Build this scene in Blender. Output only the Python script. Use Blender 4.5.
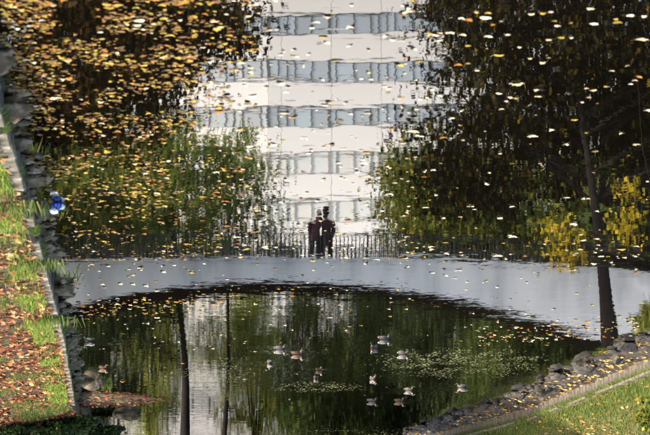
import bpy, bmesh, math, random
import numpy as np
from mathutils import Vector, Matrix, noise as mnoise

for o in list(bpy.data.objects): bpy.data.objects.remove(o)
scene = bpy.context.scene
R = math.radians
random.seed(7); rng = np.random.default_rng(7)

# ------------------------------------------------------------------ camera, sky, sun, exposure
# The photograph is a pond seen from a high bank and turned upside down (camera rolled half a turn):
# bridge, trees and tower are seen only mirrored in the water.
F, H, HOR = 3250.0, 9.2, 660.0          # focal length in photo pixels, camera height, horizon row
PITCH = math.atan((HOR - 217.5) / F)
cam_d = bpy.data.cameras.new('camera'); cam = bpy.data.objects.new('camera', cam_d)
scene.collection.objects.link(cam); scene.camera = cam
cam_d.lens = F / 650 * 36; cam_d.sensor_width = 36
cam_d.clip_start = 0.5; cam_d.clip_end = 6000
cam.matrix_world = Matrix.Translation((0, 0, H)) @ Matrix.Rotation(R(90) - PITCH, 4, 'X') @ Matrix.Rotation(math.pi, 4, 'Z')
cam_d.dof.use_dof = True; cam_d.dof.focus_distance = 150; cam_d.dof.aperture_fstop = 4.0

SUN = Vector((0.80, -0.30, 0.52)).normalized()      # towards the sun
el = math.asin(SUN.z); az = math.atan2(SUN.x, SUN.y)
w = bpy.data.worlds.new('World'); scene.world = w; w.use_nodes = True
nt = w.node_tree; bg = nt.nodes['Background']
sky = nt.nodes.new('ShaderNodeTexSky'); sky.sky_type = 'NISHITA'; sky.sun_disc = False
sky.sun_elevation = el; sky.sun_rotation = az; sky.air_density = 1.0; sky.dust_density = 3.0; sky.ozone_density = 0.4
nt.links.new(sky.outputs[0], bg.inputs[0]); bg.inputs[1].default_value = 0.15
sl = bpy.data.lights.new('sun', 'SUN'); sl.energy = 2.5; sl.angle = R(0.6); sl.color = (1.0, 0.935, 0.84)
so = bpy.data.objects.new('sun', sl); scene.collection.objects.link(so)
so.rotation_euler = (-SUN).to_track_quat('-Z', 'Y').to_euler(); so.location = SUN * 300
scene.view_settings.view_transform = 'Standard'; scene.view_settings.look = 'None'
scene.view_settings.exposure = 2.16; scene.view_settings.gamma = 1.0
scene.render.resolution_x = 1024; scene.render.resolution_y = 685
scene.render.engine = 'CYCLES'
try:
    scene.cycles.max_bounces = 8; scene.cycles.transparent_max_bounces = 8
except Exception: pass

# ------------------------------------------------------------------ helpers
C = scene.collection
_s, _c = math.sin(PITCH), math.cos(PITCH)
def ray(u, v):                                        # photo pixel -> world direction
    a, b = u - 325, v - 217.5
    return (-a, F * _c + b * _s, -F * _s + b * _c)
def on(u, v, z=0.0):                                  # seen directly, at height z
    d = ray(u, v); t = (z - H) / d[2]
    return (d[0] * t, d[1] * t)
def mir(u, v, Y):                                     # seen in the water, at depth Y -> x, height
    d = ray(u, v); t = Y / d[1]
    return (d[0] * t, -(H + d[2] * t))
def obj(name, me, mat=None, parent=None, loc=None):
    o = bpy.data.objects.new(name, me); C.objects.link(o)
    if mat is not None:
        me.materials.clear(); me.materials.append(mat)
    if parent is not None: o.parent = parent
    if loc is not None: o.location = loc
    return o
def tag(o, label=None, cat=None, group=None, kind=None):
    if label: o['label'] = label
    if cat: o['category'] = cat
    if group: o['group'] = group
    if kind: o['kind'] = kind
    return o
def thing(name, label, cat, loc=(0, 0, 0), rz=0, group=None):
    o = bpy.data.objects.new(name, None); C.objects.link(o)
    o.location = loc; o.rotation_euler = (0, 0, rz); o.empty_display_size = 0.3
    return tag(o, label, cat, group)
def mesh(name, verts, faces, smooth=False):
    me = bpy.data.meshes.new(name)
    me.from_pydata([tuple(map(float, p)) for p in verts], [], faces)
    if smooth: me.polygons.foreach_set('use_smooth', [True] * len(me.polygons))
    me.update(); return me
def fast_mesh(name, V, n, smooth=False):              # V: (k*n,3) verts, n-gon faces in order
    V = np.asarray(V, dtype=np.float32); k = len(V) // n
    me = bpy.data.meshes.new(name)
    me.vertices.add(len(V)); me.vertices.foreach_set('co', V.ravel())
    me.loops.add(k * n); me.loops.foreach_set('vertex_index', np.arange(k * n, dtype=np.int32))
    me.polygons.add(k); me.polygons.foreach_set('loop_start', np.arange(0, k * n, n, dtype=np.int32))
    me.polygons.foreach_set('loop_total', np.full(k, n, dtype=np.int32))
    me.update(calc_edges=True); return me
def indexed_mesh(name, V, T, smooth=True):            # triangles
    V = np.asarray(V, dtype=np.float32); T = np.asarray(T, dtype=np.int32); k = len(T)
    me = bpy.data.meshes.new(name)
    me.vertices.add(len(V)); me.vertices.foreach_set('co', V.ravel())
    me.loops.add(k * 3); me.loops.foreach_set('vertex_index', T.ravel())
    me.polygons.add(k); me.polygons.foreach_set('loop_start', np.arange(0, k * 3, 3, dtype=np.int32))
    me.polygons.foreach_set('loop_total', np.full(k, 3, dtype=np.int32))
    me.polygons.foreach_set('use_smooth', np.full(k, smooth))
    me.update(calc_edges=True); return me
def box(x0, x1, y0, y1, z0, z1, bev=0.0, name='box'):
    bm = bmesh.new(); bmesh.ops.create_cube(bm, size=1)
    for vv in bm.verts:
        vv.co = Vector((x0 + (vv.co.x + .5) * (x1 - x0), y0 + (vv.co.y + .5) * (y1 - y0), z0 + (vv.co.z + .5) * (z1 - z0)))
    if bev: bmesh.ops.bevel(bm, geom=bm.edges[:], offset=bev, segments=1, affect='EDGES')
    me = bpy.data.meshes.new(name); bm.to_mesh(me); bm.free(); return me
def tube_data(pts, rad, n=8, V=None, Fc=None):
    V = [] if V is None else V; Fc = [] if Fc is None else Fc
    prev = None; base0 = len(V)
    for i, p in enumerate(pts):
        p = Vector(p)
        d = (Vector(pts[min(i + 1, len(pts) - 1)]) - Vector(pts[max(i - 1, 0)])).normalized()
        ref = Vector((1, 0, 0)) if abs(d.x) < .8 else Vector((0, 1, 0))
        a = d.cross(ref).normalized(); b = d.cross(a)
        r = rad[i] if hasattr(rad, '__len__') else rad
        rx, ry = (r if hasattr(r, '__len__') else (r, r))
        for k in range(n):
            t = 2 * math.pi * k / n
            V.append(p + a * (math.cos(t) * rx) + b * (math.sin(t) * ry))
        if i:
            s0 = base0 + (i - 1) * n; s1 = base0 + i * n
            for k in range(n): Fc.append((s0 + k, s0 + (k + 1) % n, s1 + (k + 1) % n, s1 + k))
    Fc.append(tuple(range(base0 + n - 1, base0 - 1, -1)))
    Fc.append(tuple(range(base0 + (len(pts) - 1) * n, base0 + len(pts) * n)))
    return V, Fc
def tube(name, pts, rad, n=8):
    V, Fc = tube_data(pts, rad, n); return mesh(name, V, Fc, True)

# ------------------------------------------------------------------ materials
def mat_new(name):
    m = bpy.data.materials.new(name); m.use_nodes = True
    return m, m.node_tree, m.node_tree.nodes['Principled BSDF']
def nd(t, kind, **kw):
    n = t.nodes.new(kind)
    for k, v in kw.items(): setattr(n, k, v)
    return n
def ramp(t, fac, stops):
    r = nd(t, 'ShaderNodeValToRGB'); e = r.color_ramp.elements
    e[0].position, e[0].color = stops[0][0], (*stops[0][1], 1)
    e[1].position, e[1].color = stops[1][0], (*stops[1][1], 1)
    for p, c in stops[2:]:
        k = e.new(p); k.color = (*c, 1)
    t.links.new(fac, r.inputs[0]); return r.outputs[0]
def noisy(name, stops, scale=4.0, rough=0.8, detail=6, bump=0.0, coord='Object', bscale=None, spec=0.3, stretch=None):
    m, t, p = mat_new(name)
    tc = nd(t, 'ShaderNodeTexCoord'); src = tc.outputs[coord]
    if stretch:
        mp = nd(t, 'ShaderNodeMapping'); mp.inputs['Scale'].default_value = stretch
        t.links.new(src, mp.inputs[0]); src = mp.outputs[0]
    n = nd(t, 'ShaderNodeTexNoise'); n.inputs['Scale'].default_value = scale; n.inputs['Detail'].default_value = detail
    t.links.new(src, n.inputs['Vector'])
    t.links.new(ramp(t, n.outputs[0], stops), p.inputs['Base Color'])
    p.inputs['Roughness'].default_value = rough; p.inputs['Specular IOR Level'].default_value = spec
    if bump:
        n2 = nd(t, 'ShaderNodeTexNoise'); n2.inputs['Scale'].default_value = bscale or scale * 5; n2.inputs['Detail'].default_value = 5
        t.links.new(src, n2.inputs['Vector'])
        b = nd(t, 'ShaderNodeBump'); b.inputs['Strength'].default_value = bump; b.inputs['Distance'].default_value = 0.05
        t.links.new(n2.outputs[0], b.inputs['Height']); t.links.new(b.outputs[0], p.inputs['Normal'])
    return m
def leafy(name, stops, transl=0.35, rough=0.6):       # one colour per leaf, light shining through
    m, t, p = mat_new(name); out = t.nodes['Material Output']
    g = nd(t, 'ShaderNodeNewGeometry')
    col = ramp(t, g.outputs['Random Per Island'], stops)
    t.links.new(col, p.inputs['Base Color']); p.inputs['Roughness'].default_value = rough
    p.inputs['Specular IOR Level'].default_value = 0.1
    tr = nd(t, 'ShaderNodeBsdfTranslucent'); t.links.new(col, tr.inputs[0])
    mx = nd(t, 'ShaderNodeMixShader'); mx.inputs[0].default_value = transl
    t.links.new(p.outputs[0], mx.inputs[1]); t.links.new(tr.outputs[0], mx.inputs[2]); t.links.new(mx.outputs[0], out.inputs[0])
    return m
def plain(name, col, rough=0.6, spec=0.3, metal=0.0):
    m, t, p = mat_new(name)
    n = nd(t, 'ShaderNodeTexNoise'); n.inputs['Scale'].default_value = 9; n.inputs['Detail'].default_value = 4
    tc = nd(t, 'ShaderNodeTexCoord'); t.links.new(tc.outputs['Object'], n.inputs['Vector'])
    a = tuple(c * .82 for c in col); b = tuple(min(1, c * 1.15) for c in col)
    t.links.new(ramp(t, n.outputs[0], [(.3, a), (.7, b)]), p.inputs['Base Color'])
    p.inputs['Roughness'].default_value = rough; p.inputs['Specular IOR Level'].default_value = spec; p.inputs['Metallic'].default_value = metal
    return m

M = {}
M['soil'] = noisy('soil', [(.3, (.045, .03, .02)), (.5, (.09, .055, .03)), (.7, (.06, .075, .025))], .9, .95, 8, .6)
M['stone'] = noisy('stone', [(.25, (.12, .105, .09)), (.5, (.26, .24, .21)), (.75, (.38, .36, .32))], 3.5, .9, 8, .7)
M['mud'] = noisy('wet_mud', [(.3, (.012, .010, .008)), (.55, (.035, .028, .02)), (.75, (.05, .05, .02))], 2.0, .7, 8, .6)
M['wallstone'] = noisy('wall_stone', [(.3, (.015, .014, .010)), (.5, (.05, .043, .034)), (.75, (.12, .105, .085))], 3.0, .9, 9, .35)
M['mossy'] = noisy('mossy_coping', [(.3, (.03, .03, .014)), (.5, (.07, .06, .035)), (.75, (.17, .145, .11))], 2.2, .95, 8, .7)
M['kerb'] = noisy('kerb_stone', [(.3, (.04, .042, .018)), (.45, (.12, .10, .065)), (.7, (.30, .25, .18))], 2.8, .9, 8, .5)
M['rock'] = noisy('rock', [(.3, (.03, .034, .012)), (.45, (.085, .064, .036)), (.58, (.16, .12, .075)), (.72, (.32, .26, .18))], 3.2, .85, 8, .8)
M['wetrock'] = noisy('dark_rock', [(.3, (.010, .009, .006)), (.55, (.026, .021, .014)), (.72, (.06, .052, .042)), (.85, (.14, .12, .10))], 3.0, .6, 8, .8)
M['concrete'] = noisy('painted_concrete', [(.34, (.55, .57, .58)), (.5, (.76, .78, .80)), (.66, (.85, .85, .85))], .8, .8, 9, .08, stretch=(1, 1, .3))
M['soffit'] = noisy('shaded_soffit', [(.3, (.03, .028, .025)), (.7, (.08, .075, .07))], .7, .9, 6, .2)  # shade under the arch is put into this near-black colour
M['deck'] = noisy('deck_concrete', [(.3, (.2, .2, .2)), (.7, (.32, .31, .3))], .8, .9, 6, .2)
M['iron'] = plain('dark_iron', (.025, .025, .027), .5, .4)
M['spandrel'] = noisy('spandrel_concrete', [(.2, (.66, .65, .63)), (.8, (.76, .75, .73))], .25, .75, 5, 0, stretch=(1, 1, .3))
M['podium'] = noisy('podium_concrete', [(.2, (.24, .24, .245)), (.8, (.33, .325, .32))], .25, .8, 5, 0, stretch=(1, 1, .3))
M['facade'] = noisy('facade_core', [(.3, (.3, .3, .29)), (.7, (.38, .37, .36))], .3, .85, 5)
M['mullion'] = plain('mullion_grey', (.10, .10, .105), .5, .4)
def glass_mat(name, col, mixv):
    m, t, p = mat_new(name); out = t.nodes['Material Output']
    p.inputs['Base Color'].default_value = (*col, 1); p.inputs['Roughness'].default_value = .35
    gl = nd(t, 'ShaderNodeBsdfGlossy'); gl.inputs[0].default_value = (.86, .81, .75, 1); gl.inputs['Roughness'].default_value = .03
    oi = nd(t, 'ShaderNodeObjectInfo'); mr = nd(t, 'ShaderNodeMapRange')
    mr.inputs[3].default_value = mixv - .14; mr.inputs[4].default_value = mixv + .14
    t.links.new(oi.outputs['Random'], mr.inputs[0])
    mx = nd(t, 'ShaderNodeMixShader'); t.links.new(mr.outputs[0], mx.inputs[0])
    t.links.new(p.outputs[0], mx.inputs[1]); t.links.new(gl.outputs[0], mx.inputs[2]); t.links.new(mx.outputs[0], out.inputs[0])
    return m
M['glass'] = glass_mat('window_glass', (.27, .28, .29), .38)
M['blind'] = glass_mat('window_with_blind', (.62, .60, .55), .22); M['mullion_pale'] = plain('mullion_pale', (.30, .29, .28), .6)

# photo column and row, heading, drake?, label
DUCKS = [(280, 350, 3.3, 1, 'dark drake beside a brown hen, left of the middle of the pond'), (297, 355, 3.0, 0, 'brown hen swimming right of a dark drake, left of the middle'),
         (270, 364, 1.4, 1, 'dark drake seen end on, lowest of the left trio'), (319, 371, 2.2, 0, 'small brown hen just above a pale drake in the middle of the pond'),
         (316, 379, 4.9, 1, 'pale drake just below a small hen in the middle of the pond'), (384, 340, 3.0, 1, 'grey drake topmost of the right hand ducks'),
         (374, 349, 5.2, 1, 'dark and white drake just below the topmost right hand duck'), (403, 355, 3.3, 1, 'pale drake trailing a thin wake above the pondweed raft'),
         (373, 380, 4.2, 1, 'drake alone at the left end of the pondweed raft'), (409, 391, 3.6, 1, 'pale drake just below the pondweed raft'),
         (372, 402, 3.2, 1, 'grey drake lower left of a pair near the bottom'), (399, 402, 3.0, 0, 'brown hen right one of a pair near the bottom'),
         (462, 388, .1, 1, 'lone pale drake near the right bank boulders'), (89, 342, .5, 1, 'patterned drake close to the left kerb boulders'), (103, 369, 3.6, 0, 'small brown hen alone before the left spit')]
# water: dark murky body, mirror surface whose slopes come from several sizes of ripple
def water_mat():
    m, t, p = mat_new('pond_water')
    g = nd(t, 'ShaderNodeNewGeometry')
    p.inputs['Base Color'].default_value = (.0022, .0018, .0012, 1)
    p.inputs['Roughness'].default_value = 0.0; p.inputs['IOR'].default_value = 1.36
    acc = None
    def layer(scale, ax, ay, detail=2, mask=None, stretch=(1, 1, 1)):
        nonlocal acc
        mp = nd(t, 'ShaderNodeMapping'); mp.inputs['Scale'].default_value = stretch; mp.inputs['Location'].default_value = (scale * 3.1, scale * 1.7, 0)
        t.links.new(g.outputs['Position'], mp.inputs[0])
        n = nd(t, 'ShaderNodeTexNoise'); n.inputs['Scale'].default_value = scale; n.inputs['Detail'].default_value = detail
        t.links.new(mp.outputs[0], n.inputs['Vector'])
        s = nd(t, 'ShaderNodeVectorMath', operation='SUBTRACT'); s.inputs[1].default_value = (.5, .5, .5); t.links.new(n.outputs['Color'], s.inputs[0])
        k = nd(t, 'ShaderNodeVectorMath', operation='MULTIPLY'); k.inputs[1].default_value = (ax, ay, 0); t.links.new(s.outputs[0], k.inputs[0])
        o = k.outputs[0]
        if mask is not None:
            q = nd(t, 'ShaderNodeVectorMath', operation='SCALE'); t.links.new(o, q.inputs[0]); t.links.new(mask, q.inputs['Scale']); o = q.outputs[0]
        if acc is None: acc = o
        else:
            a = nd(t, 'ShaderNodeVectorMath', operation='ADD'); t.links.new(acc, a.inputs[0]); t.links.new(o, a.inputs[1]); acc = a.outputs[0]
    nm = nd(t, 'ShaderNodeTexNoise'); nm.inputs['Scale'].default_value = .09; nm.inputs['Detail'].default_value = 3
    mp0 = nd(t, 'ShaderNodeMapping'); mp0.inputs['Scale'].default_value = (1, .5, 1); t.links.new(g.outputs['Position'], mp0.inputs[0]); t.links.new(mp0.outputs[0], nm.inputs['Vector'])
    mr = nd(t, 'ShaderNodeMapRange'); mr.inputs[1].default_value = .42; mr.inputs[2].default_value = .62; mr.inputs[3].default_value = .4; mr.inputs[4].default_value = 1.1
    t.links.new(nm.outputs[0], mr.inputs[0]); mask = mr.outputs[0]
    sf = nd(t, 'ShaderNodeMapRange'); sf.inputs[1].default_value = .25; sf.inputs[2].default_value = 1; sf.inputs[3].default_value = .55; sf.inputs[4].default_value = 1.15
    t.links.new(mask, sf.inputs[0]); soft = sf.outputs[0]
    sx = nd(t, 'ShaderNodeSeparateXYZ'); t.links.new(g.outputs['Position'], sx.inputs[0])      # the breeze comes in under the bridge
    wr_ = nd(t, 'ShaderNodeMapRange'); wr_.inputs[1].default_value = 66; wr_.inputs[2].default_value = 98; wr_.inputs[3].default_value = .10; wr_.inputs[4].default_value = 1.0
    t.links.new(sx.outputs['Y'], wr_.inputs[0])
    wm = nd(t, 'ShaderNodeMath', operation='MULTIPLY'); t.links.new(wr_.outputs[0], wm.inputs[0]); t.links.new(mask, wm.inputs[1]); wind = wm.outputs[0]
    layer(.30, .002, .0020, 1)
    layer(1.3, .003, .0028, 2, mask, (.5, 1, 1)); layer(3.6, .005, .0050, 2, soft, (.35, 1, 1))
    layer(9.0, .008, .0030, 2, soft, (.35, 1, 1)); layer(2.2, .005, .022, 2, wind, (.5, 1, 1)); layer(11.0, .014, .030, 2, wind, (.5, 1, 1))
    for du, dv, *_ in DUCKS:                              # ring ripples spreading from each duck
        dx, dy = on(du, dv)
        v1 = nd(t, 'ShaderNodeVectorMath', operation='SUBTRACT'); v1.inputs[1].default_value = (dx, dy, 0); t.links.new(g.outputs['Position'], v1.inputs[0])
        ln = nd(t, 'ShaderNodeVectorMath', operation='LENGTH'); t.links.new(v1.outputs[0], ln.inputs[0])
        kk = nd(t, 'ShaderNodeMath', operation='MULTIPLY'); kk.inputs[1].default_value = 21; t.links.new(ln.outputs['Value'], kk.inputs[0])
        sn = nd(t, 'ShaderNodeMath', operation='SINE'); t.links.new(kk.outputs[0], sn.inputs[0])
        fo = nd(t, 'ShaderNodeMapRange'); fo.inputs[1].default_value = .2; fo.inputs[2].default_value = 1.7; fo.inputs[3].default_value = .022; fo.inputs[4].default_value = 0; t.links.new(ln.outputs['Value'], fo.inputs[0])
        am = nd(t, 'ShaderNodeMath', operation='MULTIPLY'); t.links.new(sn.outputs[0], am.inputs[0]); t.links.new(fo.outputs[0], am.inputs[1])
        nv = nd(t, 'ShaderNodeVectorMath', operation='NORMALIZE'); t.links.new(v1.outputs[0], nv.inputs[0])
        sv = nd(t, 'ShaderNodeVectorMath', operation='SCALE'); t.links.new(nv.outputs[0], sv.inputs[0]); t.links.new(am.outputs[0], sv.inputs['Scale'])
        a = nd(t, 'ShaderNodeVectorMath', operation='ADD'); t.links.new(acc, a.inputs[0]); t.links.new(sv.outputs[0], a.inputs[1]); acc = a.outputs[0]
    a = nd(t, 'ShaderNodeVectorMath', operation='ADD'); a.inputs[1].default_value = (0, 0, 1); t.links.new(acc, a.inputs[0])
    nn = nd(t, 'ShaderNodeVectorMath', operation='NORMALIZE'); t.links.new(a.outputs[0], nn.inputs[0])
    t.links.new(nn.outputs[0], p.inputs['Normal'])
    return m
M['water'] = water_mat()

# ------------------------------------------------------------------ the setting: ground sheet and pond
def interp(y, tab):
    ys = [a for a, b in tab]; xs = [b for a, b in tab]; return float(np.interp(y, ys, xs))
LT = [(-60, 5.0), (30, 5.1), (51.4, 5.28), (63.5, 5.85), (75.8, 6.52), (88.6, 7.2), (106, 8.3), (112, 8.7), (126, 9.0), (142, 9.0)]
RT = [(-60, -14), (80, -12.2), (97.6, -9.9), (117, -7.5), (130, -4.7), (142, -4.3)]
xL = lambda y: interp(y, LT)
xR = lambda y: interp(y, RT)
def zleft(d, y): return .42 + min(d, 8) * .17 + max(0, d - 8) * .03 if d < 30 else 2.44
def zright(d, y): return .52 + min(d, 3.2) * .47 + min(max(0, d - 3.2), 12) * .05
def zfar(d): return .25 + min(d, 12) * .04
def ground_z(x, y):
    if y > 142: 
        return zfar(y - 142) if -20 < x < 20 else zfar(min(12, y - 142))
    if x > xL(y): return zleft(x - xL(y), y)
    if x < xR(y): return zright(xR(y) - x, y)
    return -.8
offs = [.0, .03, .35, .7, 1.1, 1.6, 2.2, 3, 4, 5.5, 8, 12, 18, 30, 60, 140, 400, 1500, 3500]
ysr = [-3500, -1200, -400, -150, -60, -20, 0, 20, 35] + [40 + 1.5 * i for i in range(68)] + [142, 142.05, 143, 145, 148, 152, 158, 170, 190, 230, 300, 500, 1200, 3500]
ysr = sorted(set(ysr)); V = []; nx = 0
for y in ysr:
    yy = min(max(y, -60), 142); L, Rr = xL(yy), xR(yy); row = []
    for o in reversed(offs): row.append((L + o, 'L', o))
    for k in range(1, 5): row.append((L + (Rr - L) * k / 5, 'P', 0))
    for o in offs: row.append((Rr - o, 'R', o))
    nx = len(row)
    for x, s, o in row:
        inside = s == 'P' or o == 0
        if y > 142: z = zfar(y - 142) + .12 * mnoise.noise((x * .2, y * .2, 0))
        elif inside: z = -.8
        else:
            z = (zleft if s == 'L' else zright)(o, y)
            if o > .04: z += .10 * mnoise.noise((x * .5, y * .5, 3))
        V.append((x, y, z))
Fc = [(j * nx + i, j * nx + i + 1, (j + 1) * nx + i + 1, (j + 1) * nx + i) for j in range(len(ysr) - 1) for i in range(nx - 1)]
Fc = [f[::-1] for f in Fc]
ground = tag(obj('ground', mesh('ground', V, Fc, True), M['soil']), kind='structure')
water = tag(obj('pond_water', mesh('pond_water', [(-40, -60, 0), (30, -60, 0), (30, 150, 0), (-40, 150, 0)], [(0, 1, 2, 3)]), M['water']), kind='structure')

# ------------------------------------------------------------------ leaf clouds
def leaf_cards(P, size, rs, up=0.0, long=1.5):        # a folded diamond per leaf (two triangles sharing the midrib)
    n = len(P); d = rs.normal(size=(n, 3)); d[:, 2] -= .5; d /= np.linalg.norm(d, axis=1)[:, None]
    nrm = rs.normal(size=(n, 3)); nrm[:, 2] += up; b = np.cross(d, nrm); b /= np.linalg.norm(b, axis=1)[:, None] + 1e-9
    s = (size * rs.uniform(.6, 1.35, n))[:, None]
    tip = P + d * s * long * .5; tail = P - d * s * long * .5
    return np.stack([tail, P + b * s * .5, tip, P - b * s * .5], axis=1).reshape(-1, 3)
def tree(name, label, base, top, lobes, n_clump, per, size, lmat, bark, tr=.35, group='trees round the pond', lean=None, sig=.55, seed=0, nbranch=40, mids=None, low=6):
    rs = np.random.default_rng(seed); base = np.array(base, float); top = np.array(top, float)
    t = thing(name, label, 'tree', tuple(base), group=group)
    pts = [np.zeros(3)]
    if mids: pts += [np.array(q) - base for q in mids]
    else:
        for k in (.25, .5, .75): pts.append((top - base) * k + np.array([*rs.normal(0, .18, 2), 0]))
    pts.append(top - base)
    rad = [tr * (1.35 if i == 0 else 1 - .85 * i / (len(pts) - 1)) for i in range(len(pts))]
    # smooth the trunk path
    P = np.array(pts); ts = np.linspace(0, len(P) - 1, 26); path = np.stack([np.interp(ts, range(len(P)), P[:, k]) for k in range(3)], 1); rr = np.interp(ts, range(len(P)), rad)
    for _ in range(3): path[1:-1] = (path[:-2] + path[2:] + 2 * path[1:-1]) / 4
    obj('trunk', tube('trunk', path, list(rr), 10), bark, t)
    cl = []
    vol = np.array([a[3] * a[4] * a[5] for a in lobes]) ** .8
    for k in rs.choice(len(lobes), n_clump, p=vol / vol.sum()):
        cx, cy, cz, rx, ry, rz = lobes[k]
        d = rs.normal(size=3); d /= np.linalg.norm(d); r = rs.uniform(.25, 1) ** .5
        cl.append(np.array([cx + d[0] * rx * r, cy + d[1] * ry * r, cz + d[2] * rz * r]) - base)
    cl = np.array(cl)
    V, Fx = [], []
    for c in cl[rs.choice(len(cl), min(nbranch, len(cl)), replace=False)]:
        zz = min(max(c[2] - np.linalg.norm(c[:2]) * .6, path[low][2]), path[-1][2])
        i = int(np.argmin(np.abs(path[:, 2] - zz))); a = path[i]
        mid = (a + c) / 2 + np.array([*rs.normal(0, .25, 2), rs.uniform(-.1, .5)])
        tube_data([a, mid, c], [min(rr[i] * .5, .13), .055, .015], 5, V, Fx)
    tag(obj('branches', mesh('branches', V, Fx, True), bark, t), kind='stuff')
    sc = rs.uniform(.5, 1.3, len(cl)) * sig
    Pn = np.repeat(cl, per, axis=0) + rs.normal(size=(len(cl) * per, 3)) * np.repeat(sc, per)[:, None] * np.array([1.15, 1.15, .7])
    tag(obj('crown', fast_mesh('crown', leaf_cards(Pn, size, rs), 4), lmat, t), kind='stuff')
    return t
M['bark'] = noisy('dark_bark', [(.3, (.005, .004, .004)), (.7, (.018, .014, .011))], 5, .95, 8, .8, stretch=(1, 1, .25))
M['bark_grey'] = noisy('grey_bark', [(.3, (.05, .045, .038)), (.7, (.12, .105, .09))], 5, .95, 8, .8, stretch=(1, 1, .25))
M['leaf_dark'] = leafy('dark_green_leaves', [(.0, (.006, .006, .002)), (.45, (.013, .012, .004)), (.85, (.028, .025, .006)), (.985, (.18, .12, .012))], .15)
M['leaf_yellow'] = leafy('yellow_leaves', [(.0, (.25, .19, .012)), (.5, (.48, .34, .02)), (1, (.20, .19, .02))], .45)
M['leaf_copper'] = leafy('copper_leaves', [(.0, (.016, .010, .004)), (.35, (.05, .022, .008)), (.6, (.06, .05, .012)), (.85, (.12, .09, .018)), (.96, (.24, .14, .025))], .35)
M['leaf_green'] = leafy('green_leaves', [(.0, (.04, .065, .012)), (.5, (.10, .125, .022)), (.85, (.20, .19, .03)), (1, (.34, .26, .04))], .45)
M['leaf_lime'] = leafy('yellow_green_leaves', [(.0, (.06, .11, .022)), (.5, (.15, .20, .035)), (.85, (.28, .29, .055)), (1, (.40, .33, .10))], .45)
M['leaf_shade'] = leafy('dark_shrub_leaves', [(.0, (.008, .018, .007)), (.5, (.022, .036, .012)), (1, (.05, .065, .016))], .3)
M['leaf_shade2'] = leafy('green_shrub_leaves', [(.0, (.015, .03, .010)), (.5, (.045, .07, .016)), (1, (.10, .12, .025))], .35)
M['leaf_deep'] = leafy('deep_green_leaves', [(.0, (.018, .032, .009)), (.5, (.05, .07, .016)), (.9, (.10, .11, .02)), (1, (.22, .17, .03))], .35)

def X(u, Y): return mir(u, 217, Y)[0]
def Hh(v, Y): return mir(325, v, Y)[1]

# right: the big dark tree whose trunk crosses the bridge
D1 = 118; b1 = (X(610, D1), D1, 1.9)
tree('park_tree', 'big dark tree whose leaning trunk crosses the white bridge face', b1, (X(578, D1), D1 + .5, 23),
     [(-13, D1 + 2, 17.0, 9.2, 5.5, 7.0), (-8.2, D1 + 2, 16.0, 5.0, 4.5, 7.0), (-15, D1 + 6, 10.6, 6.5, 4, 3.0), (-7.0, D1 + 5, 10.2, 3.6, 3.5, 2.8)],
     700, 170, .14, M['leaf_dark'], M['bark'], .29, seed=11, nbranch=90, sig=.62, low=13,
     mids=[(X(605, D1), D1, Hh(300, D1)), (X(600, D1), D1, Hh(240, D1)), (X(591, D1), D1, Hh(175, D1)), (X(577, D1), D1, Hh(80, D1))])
DY = 113
tree('park_tree', 'slim yellow leaved tree hanging over the bridge beside the dark leaning trunk', (X(680, DY), DY, 2.2), (X(640, DY), DY, 11),
     [(X(568, DY), DY, Hh(259, DY), .5, .6, .6), (X(560, DY), DY, Hh(238, DY), .7, .7, .6), (X(630, DY), DY, Hh(215, DY), .35, .8, 1.2)],
     26, 34, .11, M['leaf_yellow'], M['bark'], .04, seed=12, sig=.3, nbranch=30)
tree('park_tree', 'dark tree at the right edge of the picture behind the bridge end', (-19, 136, 2.3), (-19.5, 136, 20),
     [(-19, 136, 12, 7, 5, 8), (-14, 137, 9, 4, 4, 5)], 330, 80, .28, M['leaf_deep'], M['bark'], .3, seed=13)
# left: copper tree leaning out over the water
tree('park_tree', 'copper brown leaved tree reaching over the leaf strewn left water', (13.5, 116, 2.2), (12.5, 115, 22),
     [(11.5, 114, 15, 6.3, 5, 7.0), (8.2, 113, 12.2, 3.6, 4, 4.2), (5.0, 113, 12.9, 2.6, 2.2, 1.7), (13.2, 113, 9.4, 3.6, 4, 2.6), (6.3, 113, 15.2, 3.0, 3, 2.0)],
     560, 160, .14, M['leaf_copper'], M['bark'], .34, seed=14, nbranch=80)
tree('park_tree', 'green tree with a thick dark trunk behind the left of the bridge', (X(186, 160), 160, 0.6), (X(170, 160), 160, 19),
     [(X(165, 160), 160, 13, 3.8, 3.5, 5), (X(110, 160), 160, 12, 3.5, 3, 5.5)], 260, 110, .17, M['leaf_lime'], M['bark'], .21, seed=15)
tree('park_tree', 'thin yellow green tree standing before the pale tower', (X(223, 164), 164, 0.6), (X(240, 164), 164, 18.2),
     [(X(250, 164), 164, 13.2, 1.7, 2, 2.4), (X(255, 164), 164, 6.0, 1.6, 1.6, 2.6), (X(205, 164), 164, 7.5, 1.0, 1.6, 2.6), (X(232, 164), 164, 15.6, 1.3, 1.4, 2.6), (X(270, 164), 164, 11.6, 1.1, 1.4, 1.2), (X(215, 164), 164, 12.5, 1.2, 1.5, 2.2)],
     120, 60, .15, M['leaf_lime'], M['bark'], .12, seed=16, nbranch=45, sig=.5)
tree('park_tree', 'green tree just right of the pale tower behind the railing', (X(412, 162), 162, 0.6), (X(420, 162), 162, 18),
     [(X(430, 162), 162, 13.2, 2.4, 2.5, 4.2), (X(470, 162), 163, 12.2, 3.4, 3, 3.6)], 260, 110, .16, M['leaf_green'], M['bark'], .22, seed=17)
tree('park_tree', 'dense deep green tree behind the middle right of the railing', (X(520, 170), 170, 0.6), (X(520, 170), 170, 20),
     [(X(520, 170), 170, 12, 4.5, 4, 6), (X(560, 170), 171, 9, 4, 3, 4)], 280, 100, .19, M['leaf_green'], M['bark'], .3, seed=18)
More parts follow.
